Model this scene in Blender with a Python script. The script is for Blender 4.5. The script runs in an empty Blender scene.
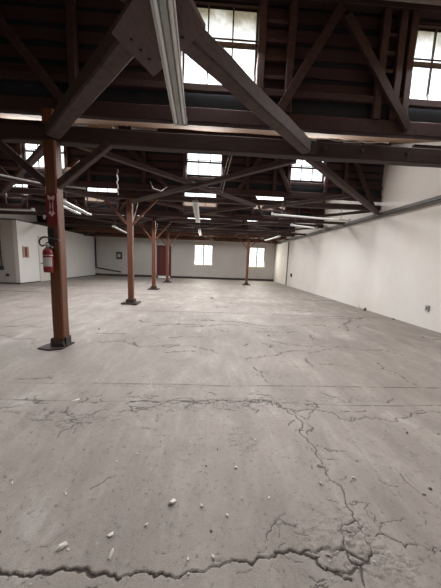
import bpy, bmesh, math, random
import numpy as np
from mathutils import Vector, Matrix, Euler
random.seed(7); rng = np.random.default_rng(7)
SC = bpy.context.scene
COL = SC.collection

# ------------------------------------------------------------------ materials
def mat(name, build):
    m = bpy.data.materials.new(name); m.use_nodes = True
    nt = m.node_tree; nt.nodes.clear()
    out = nt.nodes.new('ShaderNodeOutputMaterial')
    build(nt, out); return m
def node(nt, typ, **kw):
    n = nt.nodes.new(typ)
    for k, v in kw.items():
        if k.startswith('_'): setattr(n, k[1:], v)
        else: n.inputs[k.replace('__', ' ')].default_value = v
    return n
def ramp(nt, fac, stops):
    r = nt.nodes.new('ShaderNodeValToRGB')
    e = r.color_ramp.elements
    while len(e) < len(stops): e.new(.5)
    for i, (p, c) in enumerate(stops):
        e[i].position = p; e[i].color = (*c, 1)
    nt.links.new(fac, r.inputs['Fac']); return r.outputs['Color']
def noise(nt, scale, detail=4, rough=.6, stretch=(1, 1, 1), dist=0):
    tc = nt.nodes.new('ShaderNodeTexCoord')
    mp = nt.nodes.new('ShaderNodeMapping'); mp.inputs['Scale'].default_value = stretch
    nt.links.new(tc.outputs['Object'], mp.inputs['Vector'])
    n = node(nt, 'ShaderNodeTexNoise', Scale=scale, Detail=detail, Roughness=rough, Distortion=dist)
    nt.links.new(mp.outputs['Vector'], n.inputs['Vector']); return n.outputs['Fac']
def mix(nt, fac, a, b, mode='MIX'):
    m = nt.nodes.new('ShaderNodeMix'); m.data_type = 'RGBA'; m.blend_type = mode
    for v, s in ((fac, m.inputs[0]), (a, m.inputs[6]), (b, m.inputs[7])):
        if isinstance(v, (int, float)): s.default_value = v
        elif isinstance(v, tuple): s.default_value = (*v, 1)
        else: nt.links.new(v, s)
    return m.outputs[2]
def bump(nt, h, bsdf, strength=.3, dist=.01):
    b = nt.nodes.new('ShaderNodeBump'); b.inputs['Strength'].default_value = strength; b.inputs['Distance'].default_value = dist
    nt.links.new(h, b.inputs['Height']); nt.links.new(b.outputs['Normal'], bsdf.inputs['Normal'])
def simple(name, c, rough=.6, metal=0, var=.25, scale=9, stretch=(1, 1, 1), bmp=.15):
    def f(nt, out):
        b = node(nt, 'ShaderNodeBsdfPrincipled', Roughness=rough, Metallic=metal)
        n = noise(nt, scale, 5, .65, stretch)
        lo = tuple(x * (1 - var) for x in c); hi = tuple(min(1, x * (1 + var)) for x in c)
        nt.links.new(ramp(nt, n, [(.3, lo), (.7, hi)]), b.inputs['Base Color'])
        if bmp: bump(nt, n, b, bmp, .004)
        nt.links.new(b.outputs[0], out.inputs[0])
    return mat(name, f)
def wood(name, c, stretch=(6, 6, 1), rough=.75, var=.4):
    return simple(name, c, rough, 0, var, 4, stretch, .3)

M = {}
M['post'] = wood('post_wood', (.135, .047, .021), (14, 14, .8), .6, .45)
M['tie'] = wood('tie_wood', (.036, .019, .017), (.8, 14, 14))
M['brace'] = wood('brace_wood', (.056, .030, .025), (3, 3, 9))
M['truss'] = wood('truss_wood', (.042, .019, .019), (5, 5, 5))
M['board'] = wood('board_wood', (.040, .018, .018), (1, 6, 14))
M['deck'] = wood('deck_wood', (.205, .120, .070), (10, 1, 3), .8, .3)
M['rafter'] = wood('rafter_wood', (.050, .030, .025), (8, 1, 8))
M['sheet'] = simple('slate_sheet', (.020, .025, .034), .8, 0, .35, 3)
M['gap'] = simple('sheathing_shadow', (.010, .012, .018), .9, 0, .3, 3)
M['plate'] = simple('gusset_wood', (.085, .052, .045), .8, 0, .3, 5, (8, 2, 4))
M['fixture'] = simple('grey_enamel', (.33, .34, .33), .45, .0, .12, 8, bmp=0)
M['reflector'] = simple('white_enamel', (.55, .55, .53), .4, 0, .1, 8, bmp=0)
M['tube'] = simple('tube_glass', (.72, .73, .70), .25, 0, .05, 8, bmp=0)
M['metal'] = simple('grey_metal', (.22, .21, .20), .5, .6, .2, 8)
M['darkmetal'] = simple('dark_metal', (.055, .050, .048), .6, .4, .3, 12)
M['ledge'] = simple('ledge_paint', (.10, .095, .09), .6, 0, .25, 4)
M['red'] = simple('red_paint', (.19, .010, .010), .35, 0, .1, 6, bmp=0)
M['signred'] = simple('sign_red', (.15, .010, .011), .5, 0, .12, 6, bmp=0)
M['signwhite'] = simple('sign_white', (.60, .46, .45), .6, 0, .1, 9, bmp=0)
M['label'] = simple('label_paper', (.48, .44, .43), .6, 0, .1, 30, bmp=0)
M['ink'] = simple('label_ink', (.25, .22, .22), .6, 0, .1, 30, bmp=0)
M['black'] = simple('black_rubber', (.012, .012, .012), .5, 0, .2, 10)
M['steel'] = simple('steel', (.50, .49, .47), .35, .8, .15, 10, bmp=0)
M['doorwhite'] = simple('door_white', (.70, .68, .64), .5, 0, .06, 3, bmp=0)
M['doorred'] = simple('door_red', (.13, .020, .018), .55, 0, .2, 3)
M['chip'] = simple('plaster', (.70, .67, .62), .9, 0, .12, 40)
M['darkchip'] = simple('concrete_crumb', (.13, .115, .10), .95, 0, .3, 30)
M['tan'] = simple('tan_board', (.38, .25, .17), .7, 0, .2, 6)
M['mask'] = simple('dark_baseboard', (.055, .046, .042), .8, 0, .3, 5)
M['frame'] = simple('window_frame', (.10, .075, .065), .6, 0, .2, 10)
M['framewhite'] = simple('far_window_frame', (.42, .36, .28), .6, 0, .1, 10)
M['rope'] = simple('pale_cord', (.50, .46, .42), .9, 0, .2, 40)

def f_glass(nt, out):
    t = node(nt, 'ShaderNodeBsdfTransparent'); t.inputs[0].default_value = (.93, .94, .94, 1)
    g = node(nt, 'ShaderNodeBsdfGlossy', Roughness=.05)
    m = nt.nodes.new('ShaderNodeMixShader')
    m.inputs[0].default_value = .05; nt.links.new(t.outputs[0], m.inputs[1]); nt.links.new(g.outputs[0], m.inputs[2])
    nt.links.new(m.outputs[0], out.inputs[0])
M['glass'] = mat('dusty_glass', f_glass)

def f_beige_top(nt, out):
    tc = nt.nodes.new('ShaderNodeTexCoord'); sp = nt.nodes.new('ShaderNodeSeparateXYZ'); nt.links.new(tc.outputs['Object'], sp.inputs[0])
    ma = nt.nodes.new('ShaderNodeMath'); ma.operation = 'MULTIPLY_ADD'; nt.links.new(noise(nt, 3, 4), ma.inputs[0]); ma.inputs[1].default_value = .5; nt.links.new(sp.outputs[2], ma.inputs[2])
    mr = node(nt, 'ShaderNodeMapRange'); mr.inputs[1].default_value = 5.0; mr.inputs[2].default_value = 5.65; nt.links.new(ma.outputs[0], mr.inputs[0])
    t = nt.nodes.new('ShaderNodeBsdfTransparent'); nt.links.new(ramp(nt, mr.outputs[0], [(.1, (.93, .94, .94)), (.8, (.31, .28, .225))]), t.inputs[0])
    g = node(nt, 'ShaderNodeBsdfGlossy', Roughness=.1); m = nt.nodes.new('ShaderNodeMixShader'); m.inputs[0].default_value = .04
    nt.links.new(t.outputs[0], m.inputs[1]); nt.links.new(g.outputs[0], m.inputs[2]); nt.links.new(m.outputs[0], out.inputs[0])
M['glass_beige_top'] = mat('beige_top_glass', f_beige_top)  # panes grow beige and less clear towards the top

def f_wall(base, blotch, amt, streak=(1, 1, .7)):
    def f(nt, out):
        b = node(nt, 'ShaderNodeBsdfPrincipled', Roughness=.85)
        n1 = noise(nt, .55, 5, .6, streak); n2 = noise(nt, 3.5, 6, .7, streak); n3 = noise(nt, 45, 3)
        c = mix(nt, ramp(nt, n1, [(.42, (0, 0, 0)), (.72, (amt,) * 3)]), base, blotch)
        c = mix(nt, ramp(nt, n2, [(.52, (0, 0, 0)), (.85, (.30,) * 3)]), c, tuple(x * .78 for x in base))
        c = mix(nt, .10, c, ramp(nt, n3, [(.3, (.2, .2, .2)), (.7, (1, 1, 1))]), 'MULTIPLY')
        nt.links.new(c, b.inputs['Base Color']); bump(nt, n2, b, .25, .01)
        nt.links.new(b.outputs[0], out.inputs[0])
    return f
M['wall'] = mat('whitewash', f_wall((.80, .775, .745), (.70, .62, .54), .55))  # soft tan clouding puts patches of window light into the colour
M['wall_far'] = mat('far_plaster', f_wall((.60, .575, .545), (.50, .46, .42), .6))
M['wall_left'] = mat('left_plaster', f_wall((.86, .855, .84), (.74, .70, .66), .45))

def f_floor(nt, out):
    b = node(nt, 'ShaderNodeBsdfPrincipled', Roughness=.62)
    b.inputs['Specular IOR Level'].default_value = .35
    n1 = noise(nt, .45, 6, .62); n2 = noise(nt, 2.4, 7, .68, (1, .55, 1), .4); n3 = noise(nt, 14, 5, .7, (1, .35, 1)); n4 = noise(nt, 160, 3, .6)
    ns = noise(nt, 1.6, 4, .6, (6, .5, 1), .8)
    c = ramp(nt, n1, [(.30, (.278, .242, .216)), (.55, (.360, .320, .292)), (.75, (.44, .41, .385))])
    c = mix(nt, ramp(nt, n2, [(.36, (.75,) * 3), (.60, (0, 0, 0))]), c, (.232, .203, .182))
    c = mix(nt, ramp(nt, n2, [(.58, (0, 0, 0)), (.75, (.55,) * 3)]), c, (.54, .52, .50))
    c = mix(nt, ramp(nt, ns, [(.52, (0, 0, 0)), (.72, (.16,) * 3)]), c, (.49, .47, .45))
    c = mix(nt, ramp(nt, n3, [(.52, (0, 0, 0)), (.74, (.38,) * 3)]), c, (.212, .184, .164))
    c = mix(nt, .30, c, ramp(nt, n4, [(.25, (.55, .55, .55)), (.6, (1, 1, 1))]), 'MULTIPLY')
    n5 = noise(nt, 7.5, 6, .75, (1, 1.5, 1), .5); n6 = noise(nt, 30, 3, .6)
    c = mix(nt, ramp(nt, n5, [(.57, (0, 0, 0)), (.68, (.55,) * 3)]), c, (.15, .135, .122))
    c = mix(nt, ramp(nt, n6, [(.60, (0, 0, 0)), (.70, (.75,) * 3)]), c, (.12, .108, .098))
    c = mix(nt, ramp(nt, n6, [(.24, (.5,) * 3), (.32, (0, 0, 0))]), c, (.60, .58, .56))
    a = nt.nodes.new('ShaderNodeAttribute'); a.attribute_name = 'crack'
    na = noise(nt, 130, 4, .7)
    ma = nt.nodes.new('ShaderNodeMath'); ma.operation = 'MULTIPLY_ADD'; nt.links.new(na, ma.inputs[0]); ma.inputs[1].default_value = .55; nt.links.new(a.outputs['Fac'], ma.inputs[2])
    c = mix(nt, ramp(nt, ma.outputs[0], [(.62, (0,) * 3), (.74, (.6,) * 3), (.88, (1,) * 3)]), c, (.030, .024, .020))
    c = mix(nt, ramp(nt, a.outputs['Fac'], [(.05, (0,) * 3), (.6, (.35,) * 3)]), c, (.14, .115, .10))
    a2 = nt.nodes.new('ShaderNodeAttribute'); a2.attribute_name = 'worn'
    m = nt.nodes.new('ShaderNodeMath'); m.operation = 'MULTIPLY'
    nr = noise(nt, 17, 8, .82, (1, 2.2, 1), .6)
    nt.links.new(a2.outputs['Fac'], m.inputs[0]); nt.links.new(ramp(nt, nr, [(.50, (0,) * 3), (.60, (.9,) * 3)]), m.inputs[1])
    c = mix(nt, m.outputs[0], c, (.12, .10, .088))
    nt.links.new(c, b.inputs['Base Color'])
    ad = nt.nodes.new('ShaderNodeMath'); ad.operation = 'ADD'
    nt.links.new(n3, ad.inputs[0]); nt.links.new(n4, ad.inputs[1])
    bump(nt, ad.outputs[0], b, .45, .006)
    nt.links.new(b.outputs[0], out.inputs[0])
M['floor'] = mat('worn_concrete', f_floor)

# ------------------------------------------------------------------ geometry helpers
class MB:
    def __init__(s): s.v, s.f, s.mi = [], [], []
    def add(s, vs, fs, mi=0):
        n = len(s.v); s.v += [tuple(v) for v in vs]; s.f += [tuple(i + n for i in f) for f in fs]; s.mi += [mi] * len(fs); return s
    def box(s, x0, x1, y0, y1, z0, z1, mi=0):
        vs = [(x, y, z) for z in (z0, z1) for y in (y0, y1) for x in (x0, x1)]
        return s.add(vs, [(0, 2, 3, 1), (4, 5, 7, 6), (0, 1, 5, 4), (2, 6, 7, 3), (0, 4, 6, 2), (1, 3, 7, 5)], mi)
    def beam(s, a, b, w, h, seg=0, jit=.004, up=(0, 0, 1), mi=0):
        """sawn timber from a to b: w across, h along 'up'; chamfered, very slightly uneven"""
        a, b = Vector(a), Vector(b); d = (b - a).normalized(); u = Vector(up)
        if abs(d.dot(u)) > .95: u = Vector((0, 1, 0))
        r = d.cross(u).normalized(); u = r.cross(d).normalized()
        L = (b - a).length; n = max(1, seg or int(L / .35)); c = min(w, h) * .10
        prof = [(-w/2 + c, -h/2), (w/2 - c, -h/2), (w/2, -h/2 + c), (w/2, h/2 - c), (w/2 - c, h/2), (-w/2 + c, h/2), (-w/2, h/2 - c), (-w/2, -h/2 + c)]
        vs, fs = [], []
        for i in range(n + 1):
            p = a + (b - a) * (i / n); jx, jy = (random.uniform(-jit, jit), random.uniform(-jit, jit)) if 0 < i < n else (0, 0)
            for (px, py) in prof:
                vs.append(p + r * (px + jx + random.uniform(-jit, jit) * .5) + u * (py + jy + random.uniform(-jit, jit) * .5))
        for i in range(n):
            for k in range(8):
                k2 = (k + 1) % 8; fs.append((i*8 + k, i*8 + k2, (i+1)*8 + k2, (i+1)*8 + k))
        fs.append(tuple(range(7, -1, -1))); fs.append(tuple(n*8 + k for k in range(8)))
        return s.add(vs, fs, mi)
    def tube(s, pts, r, n=10, mi=0):
        pts = [Vector(p) for p in pts]; vs, fs = [], []
        for i, p in enumerate(pts):
            d = (pts[min(i+1, len(pts)-1)] - pts[max(i-1, 0)]).normalized()
            u = Vector((0, 0, 1)) if abs(d.z) < .9 else Vector((0, 1, 0))
            e = d.cross(u).normalized(); g = e.cross(d)
            for k in range(n):
                t = 2 * math.pi * k / n; vs.append(p + (e * math.cos(t) + g * math.sin(t)) * r)
        for i in range(len(pts) - 1):
            for k in range(n):
                k2 = (k + 1) % n; fs.append((i*n + k, i*n + k2, (i+1)*n + k2, (i+1)*n + k))
        fs.append(tuple(range(n - 1, -1, -1))); m = (len(pts) - 1) * n; fs.append(tuple(m + k for k in range(n)))
        return s.add(vs, fs, mi)
    def lathe(s, prof, c, n=20, mi=0):
        vs, fs = [], []
        for (r, z) in prof:
            for k in range(n):
                t = 2 * math.pi * k / n; vs.append((c[0] + r * math.cos(t), c[1] + r * math.sin(t), c[2] + z))
        for i in range(len(prof) - 1):
            for k in range(n):
                k2 = (k + 1) % n; fs.append((i*n + k, i*n + k2, (i+1)*n + k2, (i+1)*n + k))
        fs.append(tuple(range(n - 1, -1, -1))); m = (len(prof) - 1) * n; fs.append(tuple(m + k for k in range(n)))
        return s.add(vs, fs, mi)
    def prism(s, poly, off, mi=0):
        off = Vector(off); n = len(poly); vs = [Vector(p) for p in poly] + [Vector(p) + off for p in poly]
        fs = [tuple(range(n - 1, -1, -1)), tuple(range(n, 2*n))] + [(k, (k+1) % n, n + (k+1) % n, n + k) for k in range(n)]
        return s.add(vs, fs, mi)
    def build(s, name, m, parent=None, smooth=False):
        me = bpy.data.meshes.new(name)
        base = Vector(parent.location) if parent is not None and 'root' in parent else Vector((0, 0, 0))
        me.from_pydata([tuple(Vector(v) - base) for v in s.v], [], s.f)
        for x in (m if isinstance(m, (list, tuple)) else [m]): me.materials.append(x)
        for p, i in zip(me.polygons, s.mi): p.material_index = i; p.use_smooth = smooth
        me.update()
        bm = bmesh.new(); bm.from_mesh(me); bmesh.ops.recalc_face_normals(bm, faces=bm.faces); bm.to_mesh(me); bm.free()
        o = bpy.data.objects.new(name, me); COL.objects.link(o)
        if parent is not None: o.parent = parent
        return o
def tag(o, label, cat, group=None):
    o['label'] = label; o['category'] = cat
    if group: o['group'] = group
    return o
def thing(name, label, cat, loc=(0, 0, 0), group=None):
    o = bpy.data.objects.new(name, None); o.empty_display_size = .1; o.location = loc; COL.objects.link(o)
    o['root'] = 1
    return tag(o, label, cat, group)
def struct(o): o['kind'] = 'structure'; return o
def grid_wall(mb, axis, pos, thick, a0, a1, z0, z1, holes, mi=0):
    """wall slab with rectangular holes; axis 'y' = slab facing y, spans x"""
    xs = sorted({a0, a1, *[v for h in holes for v in h[:2] if a0 < v < a1]}); zs = sorted({z0, z1, *[v for h in holes for v in h[2:] if z0 < v < z1]})
    for i in range(len(xs) - 1):
        run = None
        for j in range(len(zs) - 1):
            cx, cz = (xs[i] + xs[i+1]) / 2, (zs[j] + zs[j+1]) / 2
            if any(h[0] < cx < h[1] and h[2] < cz < h[3] for h in holes): continue
            if axis == 'y': mb.box(xs[i], xs[i+1], pos, pos + thick, zs[j], zs[j+1], mi)
            else: mb.box(pos, pos + thick, xs[i], xs[i+1], zs[j], zs[j+1], mi)

# ------------------------------------------------------------------ dimensions
PL = [0.0, 4.1, 8.2, 12.3, 16.5]        # sawtooth planes
YF = 21.0                                # far wall
XR, XL, XLL = 5.6, -9.76, -14.0
YB = -6.0
TIE = {1: (3.22, 3.45), 2: (3.41, 3.57), 3: (3.40, 3.56), 4: (3.40, 3.56)}
SILL = {1: (3.63, 3.84), 2: (3.70, 3.88), 3: (3.70, 3.88), 4: (3.72, 3.88)}   # clerestory sill beams
TOP = 5.385                               # underside of top plate
def deck_z(k, y): return 3.80 + (y - PL[k-1]) * (5.50 - 3.80) / (PL[k] - PL[k-1])
WIN = {1: [(-.52, .61, 4.20, 5.35), (3.05, 4.24, 4.13, 5.29)],
       2: [(-.86, .27, 4.26, 5.02), (2.52, 3.64, 4.26, 5.02), (-5.92, -4.64, 4.22, 5.14)],
       3: [(-1.38, .18, 4.18, 4.90), (2.04, 3.56, 4.14, 4.90), (-6.04, -4.58, 4.18, 4.92), (-9.7, -8.7, 4.3, 4.95)],
       4: [(-1.62, -.06, 4.20, 4.82), (-5.86, -4.50, 4.20, 4.82), (2.3, 3.6, 4.20, 4.82)]}

# ------------------------------------------------------------------ floor
CR = [
 (1.00,[(-1.6,1.01),(-1.080,0.991),(-0.950,0.996),(-0.852,0.987),(-0.768,0.998),(-0.683,1.010),(-0.597,1.005),(-0.515,0.981),(-0.446,0.984),(-0.392,0.964),(-0.319,0.991),(-0.246,0.984),(-0.150,0.979),(-0.089,0.974),(-0.006,0.988),(0.092,1.005),(0.197,1.024),(0.304,1.044),(0.387,1.062),(0.471,1.072),(0.532,1.055),(0.589,1.033),(0.602,1.002),(0.663,0.971),(0.729,0.945)]),
 (0.80,[(0.535,1.062),(0.633,1.070),(0.714,1.068),(0.787,1.052),(0.911,1.061)]),
 (0.50,[(0.911,1.061),(0.922,1.132),(0.913,1.212),(0.911,1.318),(0.920,1.459),(0.908,1.584),(0.918,1.780),(0.919,2.059),(0.900,2.209),(0.796,2.379)]),
 (0.55,[(-0.846,2.371),(-0.443,2.415),(-0.072,2.441),(0.151,2.461),(0.485,2.467),(0.754,2.424),(0.885,2.318),(1.156,2.322),(1.420,2.123),(1.749,2.157),(2.100,2.201),(2.787,2.234)]),
 (0.35,[(0.293,1.059),(0.360,1.115),(0.407,1.191),(0.502,1.260)]),
 (0.60,[(0.913,1.212),(0.821,1.186),(0.801,1.134),(0.773,1.074),(0.768,1.020),(0.814,0.988),(0.779,0.922)]),
 (0.35,[(0.922,1.132),(0.977,1.127),(1.105,1.070),(1.293,1.055)]),
 (0.30,[(1.453,1.583),(1.448,1.438),(1.459,1.330),(1.505,1.178)]),
 (0.45,[(2.728,3.569),(2.754,3.140),(2.741,2.832)]),
 (0.60,[(0.633,1.070),(0.590,1.022),(0.635,0.991),(0.744,0.969),(0.867,1.008)]),
 (0.30,[(0.885,2.318),(1.004,2.148),(1.156,2.322)]),
 (0.55,[(-2.311,2.839),(-1.959,2.926),(-1.915,2.876)]),
 (0.20,[(-0.742,1.425),(-0.615,1.529)]),
 (0.30,[(-1.231,1.887),(-1.181,2.056),(-0.933,2.151)]),
 (0.30,[(-1.505,2.219),(-1.251,2.184),(-0.957,2.267)]),
 (0.35,[(-0.845,2.229),(-0.576,2.315),(0.089,2.370)]),
 (0.35,[(-2.315,2.26),(-2.015,2.275),(-1.888,2.293)]),
 (0.16,[(-6,2.42),(-2.13,2.425),(0.15,2.465),(2.64,2.41),(5.6,2.40)]),
 (0.12,[(-6,2.80),(-2.44,2.78),(.16,2.765),(3.01,2.79),(5.6,2.80)]),
 (0.40,[(1.2,4.6),(1.9,4.25),(2.5,4.3),(3.4,3.9)]),
 (0.35,[(-1.7,5.9),(-.6,5.6),(.4,5.7),(1.3,5.4)]),
 (0.30,[(-2,4.3),(-1.2,4.05),(-.5,4.15),(.2,3.8)]),
 (0.45,[(-4.2,4.6),(-3.4,4.3),(-2.9,4.0)]),
 (0.45,[(-9,7.0),(0,7.05),(5.6,7.0)]),
 (0.45,[(-9,10.2),(0,10.25),(5.6,10.2)]),
 (0.40,[(3.3,5.4),(3.9,6.4),(4.6,6.9)]),
]
WORN = [(.55,2.36,.6,.12),(-1.6,2.2,.5,.10),(2.2,4.4,.6,.5),(-.6,6.3,1.2,.9),(1.7,8.6,1.0,.9),(-1.7,7.3,.7,.5),(3.9,6.2,.6,.6),(-1.15,2.10,.35,.14),(-.2,2.33,.75,.09),(.65,2.45,.5,.10),(.72,1.15,.28,.16),(.85,1.0,.3,.08),(-2.2,2.3,.25,.08),(.3,1.85,.12,.2),(.1,4.9,.8,.5),(1.6,5.3,.7,.5),
        (-1.2,4.6,.6,.35),(2.5,6.6,.8,.5),(-2.7,3.9,.55,.14),(3.6,8.5,.5,.7),(-.7,2.75,.8,.06),(.9,3.1,.5,.12),(-2.1,2.88,.35,.05),(1.6,2.5,.6,.08)]
rc = random.Random(11)
for (bx, by, sx, sy_, n, w_, L) in ((.78, 1.10, .22, .14, 26, .22, .11), (.9, 1.5, .12, .3, 9, .15, .12), (0, 2.42, 1.0, .09, 22, .26, .22), (1.5, 2.3, .9, .15, 12, .2, .2), (-1.3, 2.15, .35, .12, 16, .3, .16), (-.3, 1.0, .8, .04, 12, .2, .07), (1.4, 1.25, .3, .2, 6, .15, .15), (.2, 4.6, 2.2, 1.0, 16, .35, .5), (1.5, 6.5, 2.5, 1.5, 14, .45, .8)):
    for _ in range(n):
        x, y, a_ = rc.gauss(bx, sx), rc.gauss(by, sy_), rc.uniform(0, 6.28); l_ = L*rc.uniform(.4, 1.3); pts_ = [(x, y)]
        for _k in range(3):
            a_ += rc.uniform(-.7, .7); x += l_/3*math.cos(a_)*1.4; y += l_/3*math.sin(a_)*.6; pts_.append((x, y))
        CR.append((w_*rc.uniform(.5, 1.2), pts_))
def jitter_line(pts, amp, depth):
    for _ in range(depth):
        q = [pts[0]]
        for a, b in zip(pts, pts[1:]):
            L = math.hypot(b[0]-a[0], b[1]-a[1]); n = random.gauss(0, amp) * L
            q += [((a[0]+b[0])/2 - (b[1]-a[1])/max(L, 1e-6)*n, (a[1]+b[1])/2 + (b[0]-a[0])/max(L, 1e-6)*n), b]
        pts = q
    return pts
def vnoise(X, Y, s, seed):
    r = np.random.default_rng(seed); G = r.random((257, 257)); x, y = (X*s) % 256, (Y*s) % 256
    x, y = np.minimum(x, 255.999), np.minimum(y, 255.999); i, j = np.floor(x).astype(int), np.floor(y).astype(int); u, v = x-i, y-j; u = u*u*(3-2*u); v = v*v*(3-2*v)
    return (G[i, j]*(1-u)+G[i+1, j]*u)*(1-v) + (G[i, j+1]*(1-u)+G[i+1, j+1]*u)*v
def build_floor():
    ys = [YB, -3, 0, .45]; y = .7
    while y < YF + .3: ys.append(y); y += .0044 * (max(y, .9)/.9) ** 1.5
    ys.append(YF + .3)
    xs = list(np.arange(-1.3, 1.75, .0065)); x = 1.75; d = .0065
    while x < XR + .3: xs.append(x); x += d; d = min(d*1.03, .06)
    xs.append(XR + .3); x = -1.3; d = .0065; left = []
    while x > XLL: x -= d; d = min(d*1.03, .25); left.append(x)
    xs = np.array(left[::-1] + xs); ys = np.array(ys)
    X, Y = np.meshgrid(xs, ys); nx, ny = len(xs), len(ys)
    cr = np.zeros_like(X); dep = np.zeros_like(X)
    wob = vnoise(X, Y, 9, 1)*.6 + vnoise(X, Y, 31, 2)*.5 + vnoise(X, Y, 90, 3)*.35
    for w, pts in CR:
        straight = len(pts) >= 3 and w in (.16, .12, .45) and abs(pts[0][0]-pts[-1][0])+abs(pts[0][1]-pts[-1][1]) > 6
        pts = jitter_line(pts, .012 if straight else .13, 3 if not straight else 2)
        D = np.full_like(X, 9.)
        for a, b in zip(pts, pts[1:]):
            pad = .08
            sx = slice(np.searchsorted(xs, min(a[0], b[0])-pad), np.searchsorted(xs, max(a[0], b[0])+pad))
            sy = slice(np.searchsorted(ys, min(a[1], b[1])-pad), np.searchsorted(ys, max(a[1], b[1])+pad))
            px, py = X[sy, sx]-a[0], Y[sy, sx]-a[1]; dx, dy = b[0]-a[0], b[1]-a[1]
            t = np.clip((px*dx+py*dy)/(dx*dx+dy*dy+1e-9), 0, 1)
            D[sy, sx] = np.minimum(D[sy, sx], np.hypot(px-t*dx, py-t*dy))
        wid = (.0011 + .0038*w) * (.12 + 1.35*np.clip(wob-.12, 0, 2)**1.4)
        if straight: wid = np.maximum(wid, .0013*np.maximum(Y, 1)) * (.6 + .5*w)
        dyl = .0044 * (np.maximum(Y, .9)/.9)**1.5; nar = np.clip(wid/(.45*dyl), .68, 1); wid = np.maximum(wid, .45*dyl)
        k = np.clip(1 - D/(2.2*wid), 0, 1); gap = np.clip((wob-.35)*3, .15, 1) if w < .5 else 1
        cr = np.maximum(cr, k*nar*(.55+.45*gap)*(1.0 if straight else 1)); dep = np.maximum(dep, np.clip(k*2.2-.5, 0, 1)*gap*w)
    worn = np.zeros_like(X)
    for (cx, cy, rx, ry) in WORN:
        e = ((X-cx)/rx)**2 + ((Y-cy)/ry)**2
        worn = np.maximum(worn, np.clip(1.25 - e - (vnoise(X, Y, 6, 5)-.5)*1.2, 0, 1))
    rough = vnoise(X, Y, 45, 11) + .6*vnoise(X, Y, 110, 12)
    near = np.clip(1.5 - Y/4, 0, 1)
    Z = -.010*dep - .0045*worn*np.clip(rough-.75, 0, 1)*2*near + .0012*(rough-.8)*near + .005*(vnoise(X, Y, 1.3, 9)-.5)*near
    # slab edge along the front crack: the far side stands a little proud
    co = np.stack([X, Y, Z], -1).reshape(-1, 3).astype(np.float32)
    I = np.arange(nx*ny).reshape(ny, nx); q = np.stack([I[:-1, :-1], I[:-1, 1:], I[1:, 1:], I[1:, :-1]], -1).reshape(-1, 4)
    me = bpy.data.meshes.new('floor'); me.vertices.add(len(co)); me.vertices.foreach_set('co', co.ravel())
    me.loops.add(q.size); me.loops.foreach_set('vertex_index', q.ravel().astype(np.int32))
    me.polygons.add(len(q)); me.polygons.foreach_set('loop_start', (np.arange(len(q))*4).astype(np.int32))
    me.update(calc_edges=True); me.validate()
    for nm, arr in (('crack', cr), ('worn', worn)):
        at = me.attributes.new(nm, 'FLOAT', 'POINT'); at.data.foreach_set('value', arr.ravel().astype(np.float32))
    me.polygons.foreach_set('use_smooth', np.ones(len(q), bool))
    me.materials.append(M['floor'])
    o = bpy.data.objects.new('floor', me); COL.objects.link(o); struct(o)
build_floor()

# ------------------------------------------------------------------ walls
w = MB(); w.box(XR, XR+.25, YB, YF, 0, 3.2)
for k in range(1, 5):
    y0, y1 = PL[k-1], PL[k]
    w.prism([(XR+.03, y0, 3.2), (XR+.03, y1, 3.2), (XR+.03, y1, deck_z(k, y1)), (XR+.03, y0, deck_z(k, y0))], (.22, 0, 0))
w.box(XR+.03, XR+.25, PL[4], YF, 3.2, 4.3); w.box(XR+.03, XR+.25, YB, 0, 3.2, 3.9)
struct(w.build('wall_right', M['wall']))
FW = [(-1.44, .18, 1.16, 2.94), (3.32, 4.72, 1.17, 2.90)]
FD = (-4.50, -3.46, .0, 2.64)
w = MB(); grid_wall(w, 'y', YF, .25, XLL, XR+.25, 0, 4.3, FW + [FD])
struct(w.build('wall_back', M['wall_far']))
w = MB(); D2 = (14.30, 15.28, 0, 2.50)
w.box(XL-.2, XL, 12.8, D2[0], 0, 3.2); w.box(XL-.2, XL, D2[1], YF, 0, 3.2); w.box(XL-.2, XL, D2[0], D2[1], D2[3], 3.2)
struct(w.build('wall_left', M['wall_left']))
w = MB(); w.box(XLL, XL-.2, 12.8, 13.0, 0, 3.2)
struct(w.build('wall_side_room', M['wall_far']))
w = MB(); w.box(XLL, XL, 12.8, YF, 3.2, 3.26)
struct(w.build('trim_5', M['mask']))
w = MB(); w.box(XLL-.2, XLL, YB, YF, 0, 5.6); struct(w.build('wall_outer_left', M['wall_left']))
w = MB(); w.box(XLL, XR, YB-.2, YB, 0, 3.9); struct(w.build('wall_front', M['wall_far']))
# low upper wall above the side room
w = MB(); w.prism([(-11.2, 12.4, 3.26), (-11.2, 16.4, 3.26), (-11.2, 16.4, deck_z(4, 16.4)), (-11.2, 12.4, deck_z(4, 12.4))], (-.15, 0, 0))
struct(w.build('wall_upper_left', M['wall']))
# ledge along the right wall
w = MB(); w.beam((XR-.06, YB, 3.25), (XR-.06, YF, 3.25), .12, .10, 40, .003); w.tube([(XR-.07, YB, 3.17), (XR-.07, YF, 3.17)], .03)
struct(w.build('trim_1', M['ledge']))
w = MB(); w.box(XL, FD[0]-.08, YF-.03, YF, 0, .17); w.box(FD[1]+.08, XR, YF-.03, YF, 0, .17); struct(w.build('baseboard_back', M['mask']))
w = MB(); w.box(XL, XL+.03, 12.8, D2[0]-.06, 0, .05); w.box(XL, XL+.03, D2[1]+.06, YF, 0, .05); w.box(XLL, XL+.03, 12.77, 12.8, 0, .06); struct(w.build('baseboard_left', M['mask']))

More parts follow.
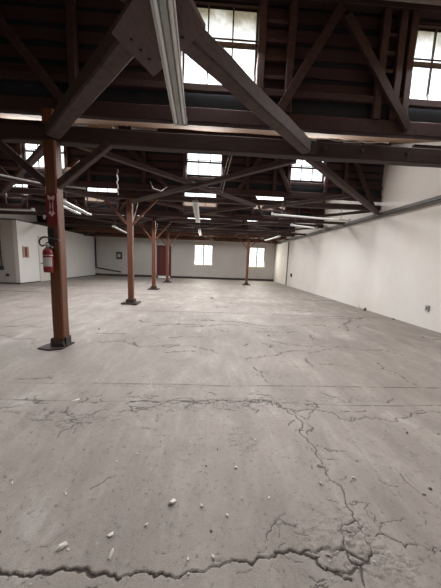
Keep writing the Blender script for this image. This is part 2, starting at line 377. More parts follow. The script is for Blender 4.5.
# doors
d = struct(thing('door_1', 'dark red door in the far wall', 'door', (0, 0, 0))); del d['category'], d['label']
w = MB(); w.box(FD[0], FD[1], YF+.05, YF+.10, .16, FD[3])
for z0, z1 in ((.3, 1.25), (1.4, 2.5)):
    for x0 in (FD[0]+.1, FD[0]+.57): w.box(x0, x0+.37, YF+.035, YF+.05, z0, z1)
w.build('door_leaf', M['doorred'], d)
w = MB(); w.box(FD[0]-.08, FD[0], YF-.04, YF+.1, 0, FD[3]+.08); w.box(FD[1], FD[1]+.08, YF-.04, YF+.1, 0, FD[3]+.08); w.box(FD[0], FD[1], YF-.04, YF+.1, FD[3], FD[3]+.08)
w.build('door_frame', M['doorred'], d)
w = MB(); w.box(FD[0], FD[1], YF-.02, YF+.12, .03, .16); w.build('door_sill', M['chip'], d)
d = struct(thing('door_2', 'x', 'x', (0, 0, 0))); del d['category'], d['label']
w = MB(); w.box(XL-.10, XL-.05, D2[0], D2[1], .01, D2[3]); w.build('door_leaf', M['doorwhite'], d)
w = MB(); w.box(XL-.1, XL+.02, D2[0]-.06, D2[0], 0, D2[3]+.06); w.box(XL-.1, XL+.02, D2[1], D2[1]+.06, 0, D2[3]+.06); w.box(XL-.1, XL+.02, D2[0], D2[1], D2[3], D2[3]+.06)
w.build('door_frame', M['wall_far'], d)
w = MB(); w.tube([(XL-.05, 14.45, 1.05), (XL+.03, 14.45, 1.05)], .02); w.tube([(XL+.03, 14.45, 1.05), (XL+.075, 14.45, 1.05)], .035, 14); w.build('door_knob', M['black'], d)

# ------------------------------------------------------------------ roof
for k in range(1, 5):
    y0, y1 = PL[k-1]+.10, PL[k]+.30; z0, z1 = deck_z(k, y0), deck_z(k, y1); w = MB()
    n = int((XR+.6-XLL)/.28)      # boards running up the slope
    for i in range(n):
        xa = XLL-.3 + i*(XR+.9-XLL)/n; xb = xa + (XR+.9-XLL)/n - .004; j = random.uniform(0, .006)
        w.prism([(xa, y0, z0+j), (xb, y0, z0+j), (xb, y1, z1+j), (xa, y1, z1+j)], (0, 0, .05))
    w.prism([(XLL-.3, y0, z0+.06), (XR+.6, y0, z0+.06), (XR+.6, y1, z1+.06), (XLL-.3, y1, z1+.06)], (0, 0, .03))
    struct(w.build('roof_deck' if k == 1 else 'roof_deck_%d' % k, M['deck']))
w = MB(); w.prism([(XLL-.3, PL[4]+.1, 4.08), (XR+.6, PL[4]+.1, 4.08), (XR+.6, YF+.4, 3.72), (XLL-.3, YF+.4, 3.72)], (0, 0, .07))
struct(w.build('roof_deck_5', M['rafter']))
w = MB(); w.box(XLL-.3, XR+.6, YB-.3, .12, 3.86, 3.95); struct(w.build('ceiling', M['rafter']))

# ------------------------------------------------------------------ clerestories
ORD = {1: 'first', 2: 'second', 3: 'third', 4: 'fourth'}
nwin = 0
def make_window(n, k, x0, x1, z0, z1, y):
    W = struct(thing('window_%d' % n, 'x', 'x')); del W['category'], W['label']
    f = MB(); t = .02
    f.box(x0, x0+t, y, y+.07, z0, z1); f.box(x1-t, x1, y, y+.07, z0, z1); f.box(x0+t, x1-t, y, y+.07, z0, z0+t); f.box(x0+t, x1-t, y, y+.07, z1-t, z1)
    zm = z0 + (z1-z0)*.53
    f.box(x0+t, x1-t, y-.02, y+.05, zm-.012, zm+.022); f.tube([(x0, y-.03, zm+.045), (x1, y-.03, zm+.045)], .012, 8)
    for i in (1, 2):
        xm = x0 + (x1-x0)*i/3; f.box(xm-.011, xm+.011, y+.01, y+.04, z0+t, z1-t)
    f.build('frame', M['frame'], W)
    g = MB(); g.box(x0+t*.5, x1-t*.5, y+.022, y+.027, z0+t*.5, z1-t*.5); g.build('glass', M['glass_beige_top'] if k == 1 else M['glass'], W)
for k in range(1, 5):
    y = PL[k]; holes = WIN[k]; cw = MB(); CH0, CH1 = SILL[k]
    xa, xb = XLL, XR+.24
    grid_wall(cw, 'y', y+.085, .03, xa, xb, CH1-.02, 5.47, holes, 2)          # sheathing behind, coloured near black for shade in the gaps
    z = 4.19
    while z < TOP:                                                           # spaced boards with dark gaps
        hz = min(.162, TOP - z)
        for (s0, s1) in [(a, b) for a, b in zip([xa] + sorted(h[1] for h in holes), sorted(h[0] for h in holes) + [xb])]:
            x = s0
            while x < s1 - .01:
                xe = min(s1, x + random.uniform(2.2, 4.5)); j = random.uniform(-.012, .012)
                cw.box(x, xe-.004, y+.055, y+.08, z+j, z+hz+j, 0); x = xe
        for h in holes:
            if z+hz > h[3]+.02: cw.box(h[0], h[1], y+.055, y+.08, max(z, h[3]+.02), z+hz, 0)
        z += .245
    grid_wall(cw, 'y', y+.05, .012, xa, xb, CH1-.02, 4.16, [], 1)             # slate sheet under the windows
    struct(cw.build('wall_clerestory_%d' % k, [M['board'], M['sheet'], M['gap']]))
    for h in holes:
        nwin += 1; make_window(nwin, k, *h, y+.055)
    # framing
    C = thing('clerestory_frame', {1: 'nearest dark brown stud frame with raking braces and windows, above first tie beam',
              2: 'second row of studs, raking braces and small windows, behind the nearest frame',
              3: 'third window frame row back, glimpsed between the tie beams',
              4: 'last and smallest window frame row, before the far wall'}[k], 'roof truss', (0, y, CH0), 'sawtooth roof frames')
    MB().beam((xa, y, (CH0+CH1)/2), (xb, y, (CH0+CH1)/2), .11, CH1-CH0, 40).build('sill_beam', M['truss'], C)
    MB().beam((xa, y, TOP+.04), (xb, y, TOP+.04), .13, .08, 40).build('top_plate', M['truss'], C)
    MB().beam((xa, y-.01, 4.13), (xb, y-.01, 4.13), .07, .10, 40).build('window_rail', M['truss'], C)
    studs = []
    for h in holes: studs += [h[0]-.06, h[1]+.06]
    if k == 1: studs += [1.12, 2.55, 2.82, -2.13, -5.4, -7.6, 4.6]
    else: studs += [1.1, 4.35, -2.2, -3.9, -7.4, 2.0]
    for sx in sorted(studs):
        MB().beam((sx, y-.02, CH1), (sx, y-.02, TOP-.02), .115, .10, 5).build('stud', M['truss'], C)
    legs = [(1.82, 5.30, .98, 3.84), (1.92, 5.20, 3.06, 3.72), (-3.45, 5.2, -2.28, 3.80), (-3.55, 5.2, -4.7, 3.84)] if k == 1 else \
           [(1.72, 5.25, .85, 3.84), (1.82, 5.20, 2.5, 3.84), (4.55, 5.0, 5.35, 3.5), (-3.0, 5.2, -1.5, 3.84), (-3.1, 5.2, -4.4, 3.84), (-7.6, 5.2, -6.3, 3.84), (-7.7, 5.2, -9, 3.84)]
    for (xa_, za, xb_, zb) in legs:
        MB().beam((xa_, y-.085, za), (xb_, y-.085, zb), .13, .06, 6, up=(0, 1, 0)).build('raking_brace', M['truss'], C)
    if k == 1:
        for zc in (4.35, 4.6, 4.85, 5.1): MB().box(.72, 1.06, y-.03, y+.03, zc-.025, zc+.025).build('cleat', M['truss'], C)
        for zc in (4.3, 4.55, 4.8, 5.05): MB().box(2.61, 2.76, y-.03, y+.03, zc-.025, zc+.025).build('cleat', M['truss'], C)

# ------------------------------------------------------------------ tie beams
for k in range(1, 5):
    y = PL[k]; T0, T1 = TIE[k]
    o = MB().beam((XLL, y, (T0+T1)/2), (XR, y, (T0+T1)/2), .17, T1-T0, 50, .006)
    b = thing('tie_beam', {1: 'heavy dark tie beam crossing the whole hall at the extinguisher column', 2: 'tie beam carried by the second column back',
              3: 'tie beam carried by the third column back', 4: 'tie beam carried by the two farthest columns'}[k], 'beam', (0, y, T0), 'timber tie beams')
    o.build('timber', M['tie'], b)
    if k == 1:
        MB().box(1.30, 1.62, y-.105, y-.085, 3.25, 3.43).build('bolt_plate', M['darkmetal'], b)
        MB().box(-1.9, -1.55, y-.08, y+.08, 3.45, 3.49).build('tan_light_slip', M['tan'], b)  # added tan slip, its pale colour stands for caught light on the beam
        p = MB()
        for x0, x1 in ((-3.6, -2.2), (-1.5, -1.3), (-.9, 1.2), (1.65, 2.1), (2.4, 2.9), (3.3, 5.5)): p.beam((x0, y+.05, 3.50), (x1, y+.05, 3.50), .05, .10, 6, .008)
        p.build('gap_shade_strip', M['tie'], b)  # added dark strips, breaking up the bright lit gap above the beam
        for x in (1.75, 2.35, 3.1): MB().tube([(x, y-.12, 3.34), (x, y-.085, 3.34)], .028, 8).build('bolt_head', M['darkmetal'], b)

# ------------------------------------------------------------------ columns
CP = [(-2.475, 4.05, .178), (-2.64, 8.15, .17), (-2.84, 12.3, .17), (-2.90, 16.5, .17), (2.52, 16.5, .16)]
CL = ['reddish timber column carrying the fire extinguisher', 'second timber column back, on a wide square base plate', 'slim brown column between the second column and the red door',
      'far column standing just in front of the red door', 'lone far column between the two bright far windows']
for i, (x, y, wd) in enumerate(CP):
    TIE0, TIE1 = TIE[min(i+1, 4)]; CH0 = SILL[1][0]
    c = thing('timber_column', CL[i], 'column', (x, y, 0), 'timber columns')
    MB().beam((x, y, .02), (x, y, TIE0), wd, wd, 9, .004).build('post', M['post'], c)
    if i == 0:
        q = MB(); q.beam((x-.112, y-.02, 0), (x-.10, y-.02, .15), .035, .17, 2, .006); q.beam((x-.02, y-.125, 0), (x-.02, y-.108, .13), .15, .035, 2, .006)
        q.build('base_cleat', M['rafter'], c)
        q = MB(); q.beam((x+.108, y-.01, 0), (x+.10, y-.01, .16), .035, .14, 3, .010); q.beam((x+.05, y-.125, 0), (x+.04, y-.115, .10), .11, .04, 3, .012)
        q.build('base_block', M['darkmetal'], c)
        q = MB(); q.prism([(x-.27, y-.20, 0), (x-.05, y-.27, 0), (x+.12, y-.20, 0), (x+.14, y+.12, 0), (x-.15, y+.14, 0), (x-.24, y-.02, 0)], (0, 0, .022)); q.build('base_plate', M['rafter'], c)
    else:
        q = MB(); q.box(x-.26, x+.26, y-.24, y+.24, 0, .05); q.build('base_plate', M['rafter'], c)
        q = MB(); q.box(x-.13, x+.13, y-.13, y+.13, .05, .16); q.build('base_cleat', M['rafter'], c)
    kz = 2.58 if i < 2 else 2.45
    t = .105 if i == 0 else .065
    for s in (-1, 1):
        r = .84
        MB().beam((x+s*.06, y-.01, kz), (x+s*(r+.04), y-.01, TIE0+.03), t, t, 4).build('knee_brace', M['post' if i else 'brace'], c)
    if i in (0, 1, 2):
        MB().beam((x, y+.06, 2.60), (x, y+.72, TIE0), .08, .08, 3).build('knee_brace', M['post'], c)
    if i < 1:
        MB().beam((x, y, TIE1), (x, y, CH0+.02), .17, .17, 2).build('post_cap', M['post'], c)

# ------------------------------------------------------------------ horizontal bracing at tie level
BR = 3.31
def hbrace(a, b, w_, h_, label, z=BR):
    o = thing('horizontal_brace', label, 'brace', ((a[0]+b[0])/2, (a[1]+b[1])/2, z), 'horizontal roof braces')
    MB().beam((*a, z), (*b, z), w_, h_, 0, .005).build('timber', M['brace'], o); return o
hbrace((-.58, 2.11), (-2.36, 3.90), .175, .18, 'thick overhead brace from the gusset plate down to the extinguisher column')
hbrace((-.46, 1.99), (1.42, 3.93), .15, .18, 'thick overhead brace from the gusset plate to the bolted tie beam joint')
hbrace((-.56, 1.88), (-2.4, .10), .19, .19, 'overhead brace running back from the gusset plate, toward the viewer')
hbrace((1.60, 4.27), (5.44, 8.02), .11, .12, 'long brace from the bolted tie beam joint to the white side wall')
def thin(a, b, label, z=3.31): return hbrace(a, b, .11, .085, label, z)
thin((-2.36, 4.29), (1.36, 8.0), 'brace leaving the extinguisher column, crossing another below the small middle window', 3.35)
thin((-2.52, 7.96), (1.38, 4.29), 'slender brace from the second column to the bolted tie beam joint', 3.26)
thin((-2.68, 4.3), (-6.5, 8.0), 'brace behind the knee brace on the window side of the extinguisher column')
thin((1.62, 8.0), (3.45, 6.18), 'short pale pole meeting the long brace near the side wall', 3.28)
thin((-6.6, 4.3), (-2.92, 7.94), 'brace reaching the second column from the side room direction', 3.25)
dn = {3: 'behind the second tie beam', 4: 'behind the third tie beam'}
for k in (3, 4):
    y0, y1 = PL[k-1]+.17, PL[k]-.17
    thin((-2.65, y0), (1.45, y1), 'middle-aisle brace %s, running away from the columns' % dn[k], 3.53)
    thin((-2.65, y1), (1.45, y0), 'middle-aisle brace %s, returning to the columns' % dn[k], 3.43)
    thin((1.6, y0), (5.45, y1), 'brace %s, ending at the side wall' % dn[k], 3.53)
    thin((1.6, y1), (5.45, y0), 'brace %s, starting at the side wall' % dn[k], 3.43)
    thin((-2.9, y0), (-6.6, y1), 'brace %s, beyond the columns toward the white room' % dn[k], 3.53)
    thin((-2.9, y1), (-6.6, y0), 'brace %s, from the columns toward the hanging light' % dn[k], 3.43)
g = thing('gusset_plate', 'large diamond gusset plate overhead where two thick braces meet', 'gusset plate', (-.45, 2.04, 3.18))
GP = [(-.80, 2.09), (-.58, 2.50), (-.09, 2.0), (-.31, 1.57)]
MB().prism([(x, y, 3.178) for x, y in GP], (0, 0, .035)).build('plate', M['plate'], g)
for t in (.2, .5, .8):
    for e in (1, 3):
        a_, b_ = GP[e-1 if e == 1 else 1], GP[e if e == 1 else 2]; px, py = a_[0]+(b_[0]-a_[0])*t, a_[1]+(b_[1]-a_[1])*t
        px, py = px + (-.45-px)*.3, py + (2.04-py)*.3
        MB().tube([(px, py, 3.165), (px, py, 3.179)], .012, 8).build('bolt_head', M['darkmetal'], g)

# last bay: rafters resting on the far wall, purlins
def rz(y): return 4.08 - (y-PL[4]-.1)*(.36/(YF+.3-PL[4])) - .10
rx = -9.3; first = None
while rx < 5.5:
    if first is None:
        first = MB().beam((0, PL[4]+.12, rz(PL[4]+.12)), (0, YF-.02, rz(YF)-.16), .10, .22, 8); first = first.build('rafter', M['rafter'])
        o = first
    else:
        o = first.copy(); COL.objects.link(o)
    o.location.x = rx; tag(o, 'dark timber rafter end resting on top of the far wall', 'rafter', 'rafters over the far wall'); rx += .98
w = MB()
grid_wall(w, 'y', YF-.02, .02, XL, XR, 3.42, 3.72, [])
struct(w.build('trim_2', M['rafter']))
PU = [(18.2, 'between the two lattice girders'), (20.3, 'closest to the far wall')]
for (y, d_) in PU:
    pz = rz(y)-.36
    tag(MB().beam((XL, y, pz), (XR, y, pz), .10, .14, 30, .006).build('purlin', M['post']), 'reddish purlin under the rafters, ' + d_, 'beam', 'far bay purlins')
for y, z, d_ in ((10.2, 3.30, 'between second and third tie beams'), (14.3, 3.30, 'between third and last tie beams')):
    tag(MB().beam((XLL, y, z), (XR, y, z), .08, .10, 40, .006).build('cross_rail', M['brace']), 'thin timber rail across the hall ' + d_, 'beam', 'cross rails')
for y, z0, z1, lab in ((17.2, 3.28, 3.70, 'reddish lattice girder right behind the last tie beam'), (19.3, 3.16, 3.46, 'reddish lattice girder nearer the far wall')):
    L_ = thing('lattice_girder', lab, 'girder', (0, y, z0), 'lattice girders')
    MB().beam((XL, y, z0), (XR, y, z0), .07, .07, 30).build('bottom_chord', M['post'], L_); MB().beam((XL, y, z1), (XR, y, z1), .07, .07, 30).build('top_chord', M['post'], L_)
    q = MB(); n = 26
    for i in range(n):
        xa_, xb_ = XL + (XR-XL)*i/n, XL + (XR-XL)*(i+1)/n; q.beam((xa_, y, z0 if i % 2 else z1), (xb_, y, z1 if i % 2 else z0), .04, .05, 1)
    q.build('lattice_web', M['post'], L_)

# ------------------------------------------------------------------ light fittings
def fixture(label, a, b, z, wd=.15, hang=.4, double=False):
    a, b = Vector((*a, z)), Vector((*b, z)); d = (b-a).normalized(); r = Vector((d.y, -d.x, 0))
    o = thing('fluorescent_light', label, 'light fitting', ((a+b)/2), 'fluorescent light fittings')
    # trough housing: open-bottomed profile
    h = wd*.45; pr = [(-wd/2, -h*.55), (-wd*.30, 0), (wd*.30, 0), (wd/2, -h*.55), (wd/2-.006, -h*.55-.012), (wd*.27, -.016), (-wd*.27, -.016), (-wd/2+.006, -h*.55-.012)]
    m = MB(); m.prism([a + r*x + Vector((0, 0, zz)) for x, zz in pr], b-a)
    m.build('reflector', M['reflector'], o)
    m = MB(); m.beam(a + Vector((0, 0, -.022)), b + Vector((0, 0, -.022)), wd*.30, .045, 4, 0); m.build('ballast_box', M['fixture'], o)
    for s in (-1, 1):
        m = MB(); m.tube([a + r*s*wd*.30 + d*.05 + Vector((0, 0, -.04)), b + r*s*wd*.30 - d*.05 + Vector((0, 0, -.04))], wd*.095, 10); m.build('tube', M['tube'], o)
    for e, sgn in ((a, 1), (b, -1)):
        m = MB(); m.beam(e, e + d*sgn*.03, wd*.98, .09, 1, 0); m.build('end_cap', M['fixture'], o)
    for t in (.12, .88):
        p = a.lerp(b, t); m = MB(); m.tube([p, p + Vector((0, 0, hang))], .009, 6); m.build('hanger', M['metal'], o)
    return o
fixture('big grey fluorescent light hanging overhead in front of the gusset plate', (-.30, .75), (-.395, 3.03), 3.09, .155)
fixture('pale fluorescent light below the middle windows, pointing away', (-.44, 6.5), (-.53, 9.6), 3.02, .16, .3)
fixture('smallest fluorescent light on the middle line, near the far wall', (-.58, 11.9), (-.64, 14.2), 3.02, .14, .3)
fixture('fluorescent light set crosswise near the white side wall', (1.78, 7.35), (4.42, 7.80), 2.99, .085, .35)
fixture('bright double fluorescent light just beside the extinguisher column', (-4.02, 6.9), (-4.28, 8.9), 3.0, .15)
fixture('pale bar light parallel to the double light by the extinguisher column', (-4.36, 7.0), (-4.58, 8.8), 3.0, .12)
fixture('fluorescent light hanging beside the second column', (-4.62, 11.9), (-4.95, 14.7), 3.0, .15)
fixture('crosswise hanging light above the white side room', (-7.4, 8.56), (-5.86, 8.44), 2.99, .14, .5)
fixture('slanting white light close to the far corner of the side wall', (3.62, 13.0), (3.47, 15.5), 3.0, .16)
fixture('short crosswise light behind the long crosswise one, by the side wall', (3.0, 9.2), (4.15, 9.65), 3.0, .13, .25)

# conduits, cables
def pipe(name, label, cat, pts, r, m, group=None): return tag(MB().tube(pts, r, 8).build(name, m, None, True), label, cat, group)
def saddled_pipe(name, label, pts, r, m, clips, cdir):
    o = thing(name, label, 'pipe', pts[0], 'wall pipes')
    MB().tube(pts, r, 8).build('tube', m, o, True)
    q = MB()
    for c in clips:
        c = Vector(c); e = Vector((abs(cdir[0])*.015+.03, abs(cdir[1])*.015+.03, .012)); q.box(c.x-e.x, c.x+e.x, c.y-e.y, c.y+e.y, c.z-e.z, c.z+e.z)
    q.build('clip', M['darkmetal'], o); return o
saddled_pipe('conduit_pipe', 'thin vertical conduit running up the white side wall', [(XR-.03, 17.4, .02), (XR-.03, 17.4, 3.15)], .028, M['metal'], [(XR-.02, 17.4, z) for z in (.6, 1.6, 2.6)], (1, 0))
saddled_pipe('drain_pipe', 'dark vertical pipe in the far corner by the side room wall', [(XL+.09, YF-.07, .7), (XL+.09, YF-.07, 3.2)], .05, M['darkmetal'], [(XL+.06, YF-.05, z) for z in (1.2, 2.4)], (0, 1))
saddled_pipe('handrail_pipe', 'low sloping rail along the far wall beside the corner pipe', [(XL+.12, YF-.10, .66), (-7.6, YF-.10, .36)], .045, M['darkmetal'], [(-9.2, YF-.06, .58), (-8, YF-.06, .41)], (0, 1))
pipe('conduit_pipe', 'pale conduit overhead beside the top of the extinguisher column', 'pipe', [(-7.5, 5.02, 2.98), (-5.2, 5.03, 2.98), (-4.09, 5.05, 3.0), (-3.66, 5.45, 3.0), (-2.9, 5.9, 3.05)], .022, M['metal'])
pipe('hanging_rope', 'pale frayed cord hanging from a brace past the extinguisher column', 'rope', [(-1.76 + .012*math.sin(i*2.1), 4.75, 3.12 - .045*i) for i in range(11)], .012, M['rope'])
pipe('hanging_cable', 'pale cable dropping diagonally below the small middle window', 'cable', [(.44, 6.0, 4.06), (.35, 6.0, 3.7), (.22, 6.0, 3.13)], .012, M['rope'], 'dropping cables')
pipe('hanging_cable', 'second pale cable, parallel and closer to the window', 'cable', [(.36, 6.05, 4.02), (.27, 6.05, 3.66), (.17, 6.05, 3.2)], .009, M['metal'], 'dropping cables')
pipe('electric_cable', 'loose cable looping along the tie beam above the bolted joint', 'cable', [(1.2 + .12*i, 3.99 - .01*math.sin(i), 3.47 + .012*math.sin(i*1.7)) for i in range(14)], .010, M['rope'])
pipe('electric_cable', 'thin cable hanging from the brace end beside the second column', 'cable', [(-1.3, 5.3, 3.1), (-1.25, 5.35, 2.98), (-1.1, 5.45, 2.96), (-1.0, 5.55, 3.08)], .010, M['rope'])

# wall furniture
e = thing('electrical_box', 'dark electrical box mounted on the far wall', 'box', (-7.72, YF, 1.45))
MB().beam((-7.72, YF-.07, 1.45), (-7.72, YF-.07, 2.03), .42, .14, 2, 0).build('case', M['darkmetal'], e)
MB().box(-7.84, -7.60, YF-.155, YF-.14, 1.60, 1.88).build('cover', M['label'], e)
e = thing('notice_board', 'brown framed panel on the white room wall beside the white door', 'panel', (XL, 13.27, 1.35))
q = MB(); q.box(XL, XL+.03, 13.07, 13.48, 1.36, 1.93); q.build('board', M['tan'], e)
q = MB(); q.box(XL+.03, XL+.04, 13.22, 13.34, 1.40, 1.89); q.build('paper', M['doorred'], e)
e = thing('wall_socket', 'grey socket low on the white side wall', 'socket', (XR, 5.84, .5))
MB().beam((XR-.02, 5.84, .45), (XR-.02, 5.84, .60), .09, .035, 1, 0, up=(1, 0, 0)).build('plate', M['fixture'], e)
MB().box(XR-.045, XR-.036, 5.825, 5.855, .50, .55).build('outlet', M['black'], e)
e = thing('wall_socket', 'dark socket beside the vertical conduit, low on side wall', 'socket', (XR, 16.4, .75))
MB().beam((XR-.03, 16.4, .68), (XR-.03, 16.4, .90), .2, .06, 1, 0, up=(1, 0, 0)).build('plate', M['darkmetal'], e)
MB().box(XR-.07, XR-.06, 16.35, 16.45, .74, .84).build('outlet', M['black'], e)
e = thing('conduit_box', 'vertical conduit ending in a dark box on the side room front', 'pipe', (-10.6, 12.8, .7))
MB().tube([(-10.6, 12.76, .8), (-10.6, 12.76, 3.1)], .03, 8).build('tube', M['darkmetal'], e)
MB().beam((-10.6, 12.74, .70), (-10.6, 12.74, .88), .16, .12, 1, 0).build('box', M['darkmetal'], e)
e = thing('wall_socket', 'dark round socket near the foot of the side room front', 'socket', (-10.35, 12.8, .3))
MB().tube([(-10.35, 12.8, .45), (-10.35, 12.75, .45)], .075, 12).build('plate', M['darkmetal'], e)
MB().tube([(-10.35, 12.75, .45), (-10.35, 12.74, .45)], .04, 12).build('outlet', M['black'], e)

# ------------------------------------------------------------------ fire extinguisher and sign on column 1
cx, cy = -2.47, 4.05-.09
EX, EY = -2.515, cy-.085
e = thing('fire_extinguisher', 'red fire extinguisher with black hose hung on the column', 'fire extinguisher', (EX, EY, 1.24))
R = .068
MB().lathe([(.03, 0), (R*.9, .003), (R, .018), (R, .30), (R*.93, .335), (R*.70, .362), (R*.40, .378), (R*.34, .395)], (EX, EY, 1.24), 24).build('cylinder', M['red'], e, True)
lb = MB(); vs = []; fs = []
for i in range(15):
    t = math.radians(-165 + 150*i/14)
    for zz in (1.335, 1.475): vs.append((EX + (R+.0015)*math.cos(t), EY + (R+.0015)*math.sin(t), zz))
for i in range(14): fs.append((2*i, 2*i+2, 2*i+3, 2*i+1))
lb.add(vs, fs); L_ = lb.build('label', M['label'], e); L_['label'] = 'pale printed label'
vs = []; fs = []
for (ta, tb, za, zb) in ((-130, -60, 1.445, 1.46), (-140, -95, 1.41, 1.43), (-85, -55, 1.40, 1.43), (-135, -62, 1.385, 1.392), (-135, -70, 1.37, 1.377), (-135, -60, 1.352, 1.36)):
    n = len(vs)
    for i in range(5):
        t = math.radians(ta + (tb-ta)*i/4)
        for zz in (za, zb): vs.append((EX + (R+.003)*math.cos(t), EY + (R+.003)*math.sin(t), zz))
    fs += [(n+2*i, n+2*i+2, n+2*i+3, n+2*i+1) for i in range(4)]
MB().add(vs, fs).build('printed_lines', M['ink'], L_)
MB().lathe([(R+.002, 0), (R+.004, .006), (R+.002, .012)], (EX, EY, 1.50), 24).build('band', M['steel'], e)
v = MB(); v.lathe([(.022, 0), (.026, .01), (.026, .04), (.018, .055)], (EX, EY, 1.63), 14); v.tube([(EX, EY, 1.665), (EX-.05, EY, 1.665)], .012, 10); v.build('valve', M['steel'], e)
v = MB(); v.beam((EX-.02, EY, 1.69), (EX+.13, EY-.03, 1.735), .022, .012, 3, 0); v.build('lever', M['black'], e)
v = MB(); v.beam((EX-.01, EY, 1.675), (EX+.10, EY-.03, 1.63), .022, .012, 3, 0); v.build('carry_handle', M['steel'], e)
v = MB(); v.lathe([(.020, 0), (.020, .004)], (EX+.03, EY-.03, 1.66), 14); v.build('gauge', M['signwhite'], e)
pts = []
for i in range(26):
    t = i/25; a_ = math.radians(-60 + 300*t)
    pts.append((EX-.075 - .062*math.cos(a_-.4), EY-.012*t, 1.75 + .085*math.sin(a_-.4)))
pts = [(EX+.09, EY-.02, 1.755), (EX+.04, EY-.01, 1.775), (EX-.02, EY, 1.785), (EX-.07, EY, 1.775), (EX-.105, EY, 1.745), (EX-.118, EY, 1.71), (EX-.11, EY, 1.67), (EX-.085, EY, 1.645), (EX-.045, EY-.01, 1.655)]
MB().tube(pts, .013, 10).build('hose', M['black'], e, True)
MB().tube([(EX+.09, EY-.02, 1.755), (EX+.19, EY-.02, 1.735)], .017, 10).build('nozzle', M['black'], e, True)
q = MB(); q.box(EX-.03, EX+.06, cy-.018, cy, 1.60, 1.93); q.box(EX-.02, EX+.05, EY, cy-.01, 1.60, 1.63); q.build('bracket', M['black'], e)

s = thing('extinguisher_sign', 'red sign with white down arrow on the column above the extinguisher', 'sign', (cx, cy, 2.03))
SX = cx + .002; sy = cy - .006
MB().box(SX-.078, SX+.085, sy-.006, sy+.006, 1.98, 2.44).build('panel', M['signred'], s)
def arrow(k, ztop, zb):
    W_, w_ = .050*k, .026*k
    return [(SX-W_, ztop), (SX, ztop-.03), (SX+W_, ztop), (SX+W_, ztop-.055), (SX+w_, ztop-.085), (SX+w_, zb+.075), (SX+W_, zb+.06), (SX, zb), (SX-W_, zb+.06), (SX-w_, zb+.075), (SX-w_, ztop-.085), (SX-W_, ztop-.055)]
def flat(poly, y, nm, m):
    MB().prism([(x, y, z) for x, z in poly], (0, -.002, 0)).build(nm, m, s)
flat(arrow(1, 2.42, 2.10), sy-.006, 'arrow', M['signwhite'])
flat(arrow(.45, 2.375, 2.15), sy-.0085, 'arrow_inset', M['signred'])

# ------------------------------------------------------------------ far windows (two lights each, small panes)
for n, (x0, x1, z0, z1) in enumerate(FW):
    W = struct(thing('window_%d' % (nwin+1+n), 'x', 'x')); del W['category'], W['label']
    f = MB(); y = YF+.10; t = .07
    f.box(x0, x0+t, y, y+.08, z0, z1); f.box(x1-t, x1, y, y+.08, z0, z1); f.box(x0+t, x1-t, y, y+.08, z0, z0+t); f.box(x0+t, x1-t, y, y+.08, z1-t, z1)
    xm = (x0+x1)/2; f.box(xm-.05, xm+.05, y-.01, y+.08, z0+t, z1-t)
    for i in (1, 2, 3): zm = z0 + (z1-z0)*i/4; f.box(x0+t, x1-t, y+.02, y+.05, zm-.014, zm+.014)
    for xq in ((x0+t+xm-.05)/2, (x1-t+xm+.05)/2): f.box(xq-.012, xq+.012, y+.02, y+.05, z0+t, z1-t)
    f.build('frame', M['framewhite'], W)
    g = MB(); g.box(x0+.02, x1-.02, y+.033, y+.038, z0+.02, z1-.02); g.build('glass', M['glass'], W)

# ------------------------------------------------------------------ debris on the floor
def lump(sx, sy_, sz, seed):
    r = random.Random(seed); bm = bmesh.new()
    for _ in range(10):
        a_, b_ = r.uniform(0, 6.283), r.uniform(-.4, 1); k = r.uniform(.65, 1)
        bm.verts.new((sx*.5*k*math.cos(a_)*math.sqrt(1-min(1, b_*b_)*.8), sy_*.5*k*math.sin(a_)*math.sqrt(1-min(1, b_*b_)*.8), max(0, sz*(b_+.4)/1.4)))
    bmesh.ops.convex_hull(bm, input=bm.verts[:])
    for v_ in [v_ for v_ in bm.verts if not v_.link_faces]: bm.verts.remove(v_)
    return bm
def debris(name, x, y, s, m, label, cat, group, seed, flatness=.35, asp=.55, rot=None, z=-.002):
    s *= .85; bm = lump(s, s*asp, s*flatness, seed); me = bpy.data.meshes.new(name); bm.to_mesh(me); bm.free(); me.materials.append(m)
    o = bpy.data.objects.new(name, me); COL.objects.link(o); o.location = (x, y, z)
    o.rotation_euler = (0, 0, random.uniform(0, 6.28) if rot is None else rot); return tag(o, label, cat, group)
chips = [(-0.193,1.326,0.075),(-0.726,1.100,0.085),(-0.497,1.152,0.060),(-0.460,1.061,0.075),(-0.008,1.306,0.036),(-0.320,1.201,0.034),(-0.371,1.393,0.024),(-0.367,1.850,0.036),(0.060,1.041,0.038),(-1.264,1.468,0.035),(0.875,1.599,0.078),(0.235,1.582,0.042),(0.245,1.342,0.036),(0.146,1.245,0.036),(0.807,1.451,0.040),(1.070,1.496,0.033),(0.425,1.353,0.028),(0.428,1.865,0.034),(-0.524,1.712,0.025),(-1.38,2.432,0.115),(-0.873,1.389,0.024),(-0.067,1.039,0.026),(-0.769,1.772,0.026)]
named = {0: ('chunky white plaster fragment, largest one on the bare middle floor', .6, .45, .6), 1: ('flat pale plaster flake lying in front of the long crack, outermost of its three', .5, .3, .5),
         2: ('rounded plaster flake above the small upright one, near the long crack', .65, .3, .2), 3: ('narrow upright-lying plaster sliver touching the long dark crack', .35, .3, 1.5),
         10: ('flat white plaster flake beside the thin branching crack', .4, .3, -.1), 19: ('flat pale scrap lying on the straight floor joint', .4, .06, .7)}
G1 = 'white plaster crumbs on the floor'
for i, (x, y, s_) in enumerate(chips):
    if i in named: l_, asp, fl, ro = named[i]; debris('plaster_flake', x, y, s_, M['chip'], l_, 'debris', 'plaster flakes', 100+i, fl, asp, ro)
    else: debris('plaster_crumb', x, y, s_, M['chip'], 'tiny whitish plaster crumb on the concrete floor', 'debris', G1, 100+i, .5, .75)
r2 = random.Random(5)
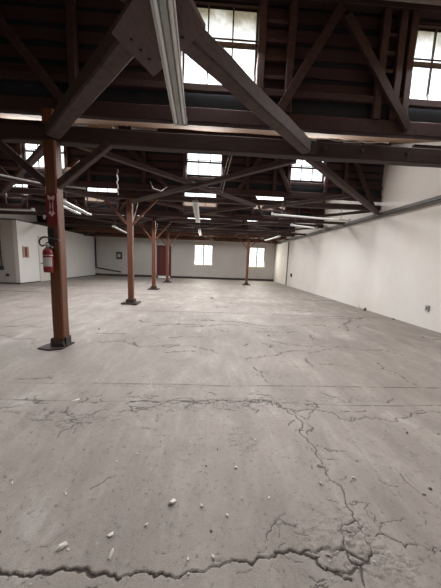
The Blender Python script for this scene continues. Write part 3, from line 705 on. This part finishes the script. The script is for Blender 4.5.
for i in range(46):
    y = .95 + r2.random()**1.6*8; x = r2.uniform(-.95, .95)*min(5, y*.95)
    if x < -2.2 and y > 3.7: continue
    debris('plaster_crumb', x, y, r2.uniform(.010, .018) + .004*y, M['chip'], 'tiny whitish plaster crumb on the concrete floor', 'debris', G1, 300+i, .5, .8)
for i, (x, y, s_) in enumerate([(1.564,1.409,0.045),(1.482,1.366,0.043),(0.050,1.165,0.028),(1.862,1.960,0.045),(2.150,1.949,0.036),(0.099,1.754,0.034),(0.014,1.600,0.025),(1.191,1.645,0.028),(-1.098,1.175,0.03)] +
        [(r2.uniform(-3, 4.8), r2.uniform(2.8, 11), r2.uniform(.03, .08)) for _ in range(22)]):
    debris('concrete_crumb', x, y, s_, M['darkchip'], 'small dark grit crumb on the concrete floor', 'debris', 'dark crumbs on the floor', 500+i, .4, .7)
debris('plaster_lump', 5.46, 8.45, .26, M['chip'], 'white plaster lump at the foot of the side wall', 'debris', None, 701, .75, .7, 1.2)
debris('rubble_piece', 5.45, 8.05, .24, M['darkchip'], 'dark rubble piece beside the white lump at the side wall', 'debris', None, 702, .55, .7, 1.4)
debris('rubble_piece', 5.48, 6.75, .16, M['darkchip'], 'dark rubble piece at the side wall between white lump and socket', 'debris', None, 703, .4, .5, 1.5)
for i, (x, y, s_) in enumerate([(.665,1.045,.05),(.70,1.01,.04),(.62,1.00,.045),(.655,1.02,.03),(.80,1.10,.06),(.84,1.16,.05),(.60,1.045,.03)]):
    debris('crack_fragment', x, y, s_, M['chip'] if i == 3 else M['floor'], 'broken concrete fragment lying in the wide cracked corner', 'debris', 'fragments in the wide crack', 800+i, .35, .8, None, -.008)

# ------------------------------------------------------------------ light
W = bpy.data.worlds.new('overcast'); SC.world = W; W.use_nodes = True
bg = W.node_tree.nodes['Background']; bg.inputs['Color'].default_value = (.93, .97, 1, 1); bg.inputs['Strength'].default_value = 3.0
def area(name, loc, size, rot, power, col=(1, .985, .97), spread=math.pi):
    l = bpy.data.lights.new(name, 'AREA'); l.shape = 'RECTANGLE'; l.size, l.size_y = size; l.energy = power; l.color = col; l.spread = spread
    o = bpy.data.objects.new(name, l); COL.objects.link(o); o.location = loc; o.rotation_euler = rot; return o
WP = 75
for k, hs in WIN.items():
    for h in hs:
        area('window_daylight', ((h[0]+h[1])/2, PL[k]-.14, (h[2]+h[3])/2), (h[1]-h[0], h[3]-h[2]), (math.radians(-62), 0, 0), WP*(h[1]-h[0])*(h[3]-h[2]))
for (x0, x1, z0, z1) in FW:
    area('window_daylight', ((x0+x1)/2, YF-.05, (z0+z1)/2), (x1-x0, z1-z0), (math.radians(-80), 0, 0), 70, (1, .93, .8))
for y, p_ in ((-3, 8), (2.0, 46), (6.1, 195), (10.2, 235), (14.3, 205), (18.7, 70)):
    area('fill_overhead', (-1.5, y, 3.02), (11, 3.4), (0, 0, 0), p_, (1, 1, 1), math.radians(115) if y == 2.0 else math.pi)  # added unseen lamps under the roof, filling floor and walls from above

# ------------------------------------------------------------------ camera
f, pitch, yaw, roll = 240.596, math.radians(7.538), math.radians(2.631), math.radians(2.142)
F = Vector((math.sin(yaw)*math.cos(pitch), math.cos(yaw)*math.cos(pitch), -math.sin(pitch)))
Rv = Vector((math.cos(yaw), -math.sin(yaw), 0)); U = Rv.cross(F)
R2 = Rv*math.cos(roll) + U*math.sin(roll); U2 = -Rv*math.sin(roll) + U*math.cos(roll)
cam = bpy.data.cameras.new('camera'); cam.sensor_width = 36; cam.sensor_fit = 'AUTO'; cam.lens = f/588*36; cam.clip_start = .05
co = bpy.data.objects.new('camera', cam); COL.objects.link(co)
mw = Matrix((R2, U2, -F)).transposed().to_4x4(); mw.translation = (0, 0, 1.5); co.matrix_world = mw
SC.camera = co
SC.view_settings.view_transform = 'Standard'; SC.view_settings.look = 'None'; SC.view_settings.exposure = 0
SC.cycles.use_denoising = True
SC.cycles.max_bounces = 8
for o in bpy.data.objects:
    if 'root' in o: del o['root']
